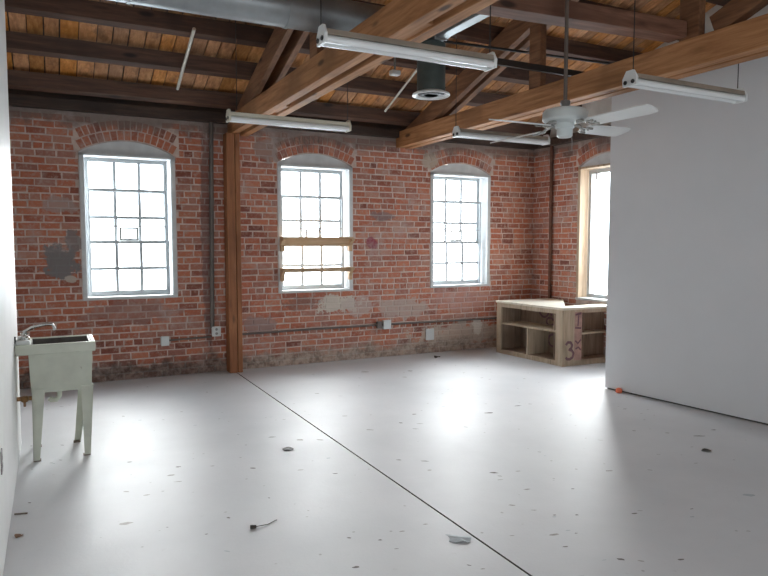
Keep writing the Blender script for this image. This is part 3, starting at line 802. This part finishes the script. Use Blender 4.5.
mb = MB(); mb.lathe([(.02, -.02), (.028, -.01), (.028, .01), (.02, .02)], (-.2, .085, .455), 14); mb.tube([(-.2, .085, .45), (-.2, .06, .405)], .009, 8); mb.build('valve', M['brass'], sp, smooth=True)
mb = MB(); mb.tube([(.03, .2, .50), (.03, .2, .43), (.01, .2, .405), (-.025, .2, .405), (-.04, .2, .42)], .019, 12); tr = mb.build('drain_trap', M['sink'], root, smooth=True)
mb = MB(); mb.box(-.01, .07, .17, .23, .47, .50); mb.build('drain_flange', M['sink'], tr, bevel=.006)

# ------------------------------------------------------------------ corner shelf unit
A = Vector((5.805, 7.70, 0)); B = Vector((5.875, 6.385, 0))
root = tag(empty('shelf_unit', (0, 0, 0)), 'L-shaped plywood shelf unit standing in the brick corner', 'shelf unit')
Ht = .765; th = .035
u = (B - A).normalized(); v = Vector((-u.y, u.x, 0))      # along left face, and into the unit
if v.x < 0: v = -v
LA = (B - A).length
class PB(MB):
    def __init__(self, o, u, v): super().__init__(); self.o = o; self.u_ = u; self.v_ = v
    def b(self, a0, a1, d0, d1, z0, z1, mi=0):
        vs = [self.o + self.u_ * a + self.v_ * d + Vector((0, 0, z)) for z in (z0, z1) for d in (d0, d1) for a in (a0, a1)]
        return self.add(vs, [(0, 2, 3, 1), (4, 5, 7, 6), (0, 1, 5, 4), (2, 6, 7, 3), (0, 4, 6, 2), (1, 3, 7, 5)], mi)
top = [(5.792, 7.705), (5.866, 6.372), (6.785, 6.34), (6.785, 6.60), (6.115, 6.615), (6.785, 7.38), (6.785, 7.705)]
mb = MB(); mb.prism(top, 2, Ht - .03, Ht); mb.build('top', [M['plytop']], root, bevel=.002)
LA -= .0
fr = PB(A, u, v); W_ = .095; WR = .135
fr.b(0, W_, 0, .03, .0, Ht - .031); fr.b(LA - WR, LA, 0, .03, .0, Ht - .031)
fr.b(W_, LA - WR, 0, .03, 0, .06); fr.b(W_, LA - WR, 0, .03, Ht - .085, Ht - .031)
fr.build('face_frame', M['ply'], root, bevel=.002)
c = PB(A, u, v); c.b(0, LA - .03, .40, .42, .02, Ht - .032); bk = c.build('back_panel', M['plydark'], root)
c = PB(A, u, v); c.b(.06, .08, .03, .40, .0, Ht - .032); c.build('side_panel', M['plydark'], root)
c = PB(A, u, v); c.b(LA - WR - .005, LA - WR + .015, .03, .40, 0, Ht - .032); c.build('side_panel', M['plydark'], root)
c = PB(A, u, v); c.b(.08, LA - WR - .005, .03, .40, .04, .06); c.build('bottom_board', M['plydark'], root)
c = PB(A, u, v); c.b(.08, LA - WR - .005, .012, .40, .43, .452); c.build('shelf', M['ply'], root)
mid = (W_ + LA - WR) / 2
c = PB(A, u, v); c.b(mid - .012, mid + .012, .012, .40, .06, .43); c.build('divider', M['ply'], root)
# right wing facing the viewer
C2 = Vector((6.785, 6.352, 0)); u2 = (C2 - B).normalized(); v2 = Vector((-u2.y, u2.x, 0)); L2 = (C2 - B).length
c = PB(B, u2, v2); PW = .315
c.b(.0, PW, .0, .03, 0, Ht - .031); c.b(L2 - .06, L2, 0, .03, 0, Ht - .031)
c.b(PW, L2 - .06, 0, .03, 0, .07); c.b(PW, L2 - .06, 0, .03, Ht - .075, Ht - .031); c.build('face_frame', M['ply'], root, bevel=.002)
c = PB(B, u2, v2); c.b(.04, L2 - .01, .215, .235, .02, Ht - .032); c.build('back_panel', M['plydark'], root)
c = PB(B, u2, v2); c.b(PW, L2 - .06, .012, .214, .40, .42); c.build('shelf', M['ply'], root)
c = PB(B, u2, v2); c.b(PW, L2 - .06, .03, .214, .05, .07); c.build('bottom_board', M['plydark'], root)
c = PB(B, u2, v2); c.b(.19, PW - .004, -.0012, -.0002, .07, Ht - .06); c.build('mauve_stripe', M['mauve'], root)
# painted scrawl on the front panel and on the back board
def stroke(pts, wd, place, name):
    mb = MB()
    P = []
    for (a, b), (c_, d) in zip(pts, pts[1:]):
        for k in range(4): P.append((a + (c_ - a) * k / 4, b + (d - b) * k / 4))
    P.append(pts[-1]); vs = []
    for i, p in enumerate(P):
        q = P[min(i + 1, len(P) - 1)]; r = P[max(i - 1, 0)]
        dx, dz = q[0] - r[0], q[1] - r[1]; l = math.hypot(dx, dz) or 1
        vs += [place(p[0] - dz / l * wd / 2, p[1] + dx / l * wd / 2), place(p[0] + dz / l * wd / 2, p[1] - dx / l * wd / 2)]
    n = len(P)
    mb.add(vs, [(2 * i, 2 * i + 1, 2 * i + 3, 2 * i + 2) for i in range(n - 1)])
    return mb.build(name, M['purple'], root)
pf = lambda a, z: B + u2 * a - v2 * .002 + Vector((0, 0, z))
three = [(.05, .28), (.08, .315), (.13, .31), (.155, .27), (.14, .235), (.105, .215), (.15, .205), (.18, .165), (.165, .115), (.12, .09), (.07, .095), (.055, .12)]
stroke(three, .034, pf, 'painted_mark')
stroke([(.205, .33), (.25, .29), (.30, .34)], .022, pf, 'painted_mark')
stroke([(.21, .22), (.26, .24), (.30, .2)], .022, pf, 'painted_mark')
stroke([(.20, .50), (.30, .49)], .024, pf, 'painted_mark'); stroke([(.20, .67), (.30, .685)], .026, pf, 'painted_mark'); stroke([(.255, .66), (.245, .52)], .022, pf, 'painted_mark')
pk = lambda a, z: A + u * a + v * .398 + Vector((0, 0, z))
def arcpts(cx, cz, rx, rz, a0, a1, n=10): return [(cx + rx * math.cos(math.radians(a0 + (a1 - a0) * k / n)), cz + rz * math.sin(math.radians(a0 + (a1 - a0) * k / n))) for k in range(n + 1)]
stroke(arcpts(.56, .64, .09, .085, 150, 360), .03, pk, 'painted_mark')
stroke(arcpts(.68, .50, .07, .055, 20, 330), .03, pk, 'painted_mark')
stroke(arcpts(.74, .24, .085, .085, 80, 290), .03, pk, 'painted_mark')
stroke([(.68, .70), (.70, .58), (.74, .70)], .026, pk, 'painted_mark')

# ------------------------------------------------------------------ small things on the floor
def leaf(name, x, y, l, w, rz, m, label, cat, lift=.006):
    mb = MB(); n = 7; vs = []
    for k in range(n):
        t = k / (n - 1); ww = w * math.sin(PI * (.06 + .88 * t)) / 2
        z = lift * math.sin(PI * t) + .001
        vs += [((t - .5) * l, -ww, z + .003), ((t - .5) * l, 0, z), ((t - .5) * l, ww, z + .004)]
    fs = []
    for k in range(n - 1):
        for j in range(2): fs.append((3 * k + j, 3 * k + 3 + j, 3 * k + 4 + j, 3 * k + 1 + j))
    mb.add(vs, fs); o = mb.build(name, M[m]); o.location = (x, y, 0); o.rotation_euler = (0, 0, rz)
    s = o.modifiers.new('thick', 'SOLIDIFY'); s.thickness = .002
    return tag(o, label, cat)
leaf('dry_leaf', 4.465, 3.25, .075, .065, -.45, 'leaf', 'black dry leaf lying on the floor before the white partition', 'leaf')
leaf('dry_leaf', 4.79, 7.71, .10, .10, .4, 'leaf', 'small dark leaf on the floor near the brick wall, left of the shelf unit', 'leaf', .02)
leaf('dry_leaf', -.20, 3.99, .04, .05, .9, 'brownleaf', 'brown leaf on the floor against the left wall base', 'leaf')
leaf('paint_chip', 1.60, 4.76, .085, .07, -.4, 'scuff2', 'dark grey chip with a curled tail, left of the floor joint', 'chip')
mb = MB()
pp = [(-.062, -.02), (-.03, -.045), (.01, -.036), (.05, -.048), (.064, -.005), (.045, .03), (.012, .022), (-.02, .05), (-.058, .034), (-.05, .005)]
zz = [.002, .004, .010, .003, .012, .004, .008, .003, .009, .004]
mb.add([(0, 0, .013)] + [(a, b, z) for (a, b), z in zip(pp, zz)], [(0, 1 + k, 1 + (k + 1) % 10) for k in range(10)])
o = mb.build('paper_scrap', M['paper']); o.location = (1.925, 2.86, 0); o.rotation_euler = (0, 0, -.4)
md = o.modifiers.new('thick', 'SOLIDIFY'); md.thickness = .001
tag(o, 'crumpled blue-grey paper scrap beside the floor joint in front', 'paper')
mb = MB(); mb.tube([(0, 0, .008), (.03, -.012, .01)], [.012, .009], 10); o = mb.build('brush_bristle', M['leaf'], smooth=True); o.location = (.955, 3.51, 0); o.rotation_euler = (0, 0, .0)
tag(o, 'black bristle tuft with a thin tail, in the front left of the floor', 'debris')
t = MB(); t.tube([(.03, -.012, .01), (.1, .0, .004), (.165, .035, .004)], .0025, 6); t.build('tail', M['scuff'], o)
mb = MB(); mb.tube([(0, 0, .005), (.068, -.018, .005)], .0055, 8); o = mb.build('wood_sliver', M['stick']); o.location = (-.235, 4.325, 0)
tag(o, 'thin grey wood sliver on the floor beside the left wall', 'stick')
mb = MB(); mb.lathe([(.0, .0), (.028, .0), (.034, .014), (.03, .04), (.012, .05), (0, .05)], n=18); o = mb.build('orange_cap', M['orange'], smooth=True); o.location = (5.395, 4.99, 0)
tag(o, 'small orange plastic cap at the foot of the white partition', 'cap')

# ------------------------------------------------------------------ camera
cam = bpy.data.cameras.new('camera'); co = bpy.data.objects.new('camera', cam); COL.objects.link(co)
cam.sensor_fit = 'HORIZONTAL'; cam.sensor_width = 36; cam.lens = 650.77 / 768 * 36; cam.clip_start = .05
co.location = (0, 0, 1.6)
co.rotation_euler = (math.radians(90 - 3.924), 0, math.radians(-27.137))
S.camera = co

# ------------------------------------------------------------------ daylight
w = bpy.data.worlds.new('overcast'); S.world = w; w.use_nodes = True
nt = w.node_tree; bg = nt.nodes['Background']; bg.inputs[0].default_value = (.85, .935, 1.0, 1)
# bright overcast, brighter where the sun stands behind the cloud
tc = nt.nodes.new('ShaderNodeTexCoord'); dt = nt.nodes.new('ShaderNodeVectorMath'); dt.operation = 'DOT_PRODUCT'
L(nt, tc.outputs['Generated'], dt.inputs[0]); dt.inputs[1].default_value = Vector((.80, .45, .40)).normalized()
L(nt, mth(nt, 'MULTIPLY_ADD', smooth(nt, dt.outputs['Value'], .1, 1.0), 5.5, 3.1), bg.inputs[1])
def portal(name, loc, rot, sx, sy):
    l = bpy.data.lights.new(name, 'AREA'); l.shape = 'RECTANGLE'; l.size = sx; l.size_y = sy
    l.cycles.is_portal = True
    o = bpy.data.objects.new(name, l); COL.objects.link(o); o.location = loc; o.rotation_euler = rot
    return o
for a, b in WINS: portal('window_portal', ((a + b) / 2, WY + .34, (SILL + SPRING) / 2 + .03), (-PI / 2, 0, 0), b - a, SPRING - SILL + .1)
portal('window_portal', (RX + .34, (W4[0] + W4[1]) / 2, (SI4 + SP4) / 2), (0, PI / 2, 0), SP4 - SI4, W4[1] - W4[0])
for a, b in RW: portal('window_portal', ((a + b) / 2, REAR - .19, 1.825), (PI / 2, 0, 0), b - a, 1.6)
sl = bpy.data.lights.new('hazy_sun', 'SUN'); sl.energy = 11.0; sl.angle = math.radians(60); sl.color = (1.0, .97, .93)
so = bpy.data.objects.new('hazy_sun', sl); COL.objects.link(so); so.location = (10, 16, 9)
so.rotation_euler = Vector((.50, .80, .50)).to_track_quat('Z', 'Y').to_euler()
S.view_settings.view_transform = 'Standard'; S.view_settings.look = 'None'
S.view_settings.exposure = 1.15; S.view_settings.gamma = 1.0; S.view_settings.use_curve_mapping = False
S.cycles.max_bounces = 12; S.cycles.diffuse_bounces = 6; S.cycles.transparent_max_bounces = 12
S.cycles.use_denoising = True
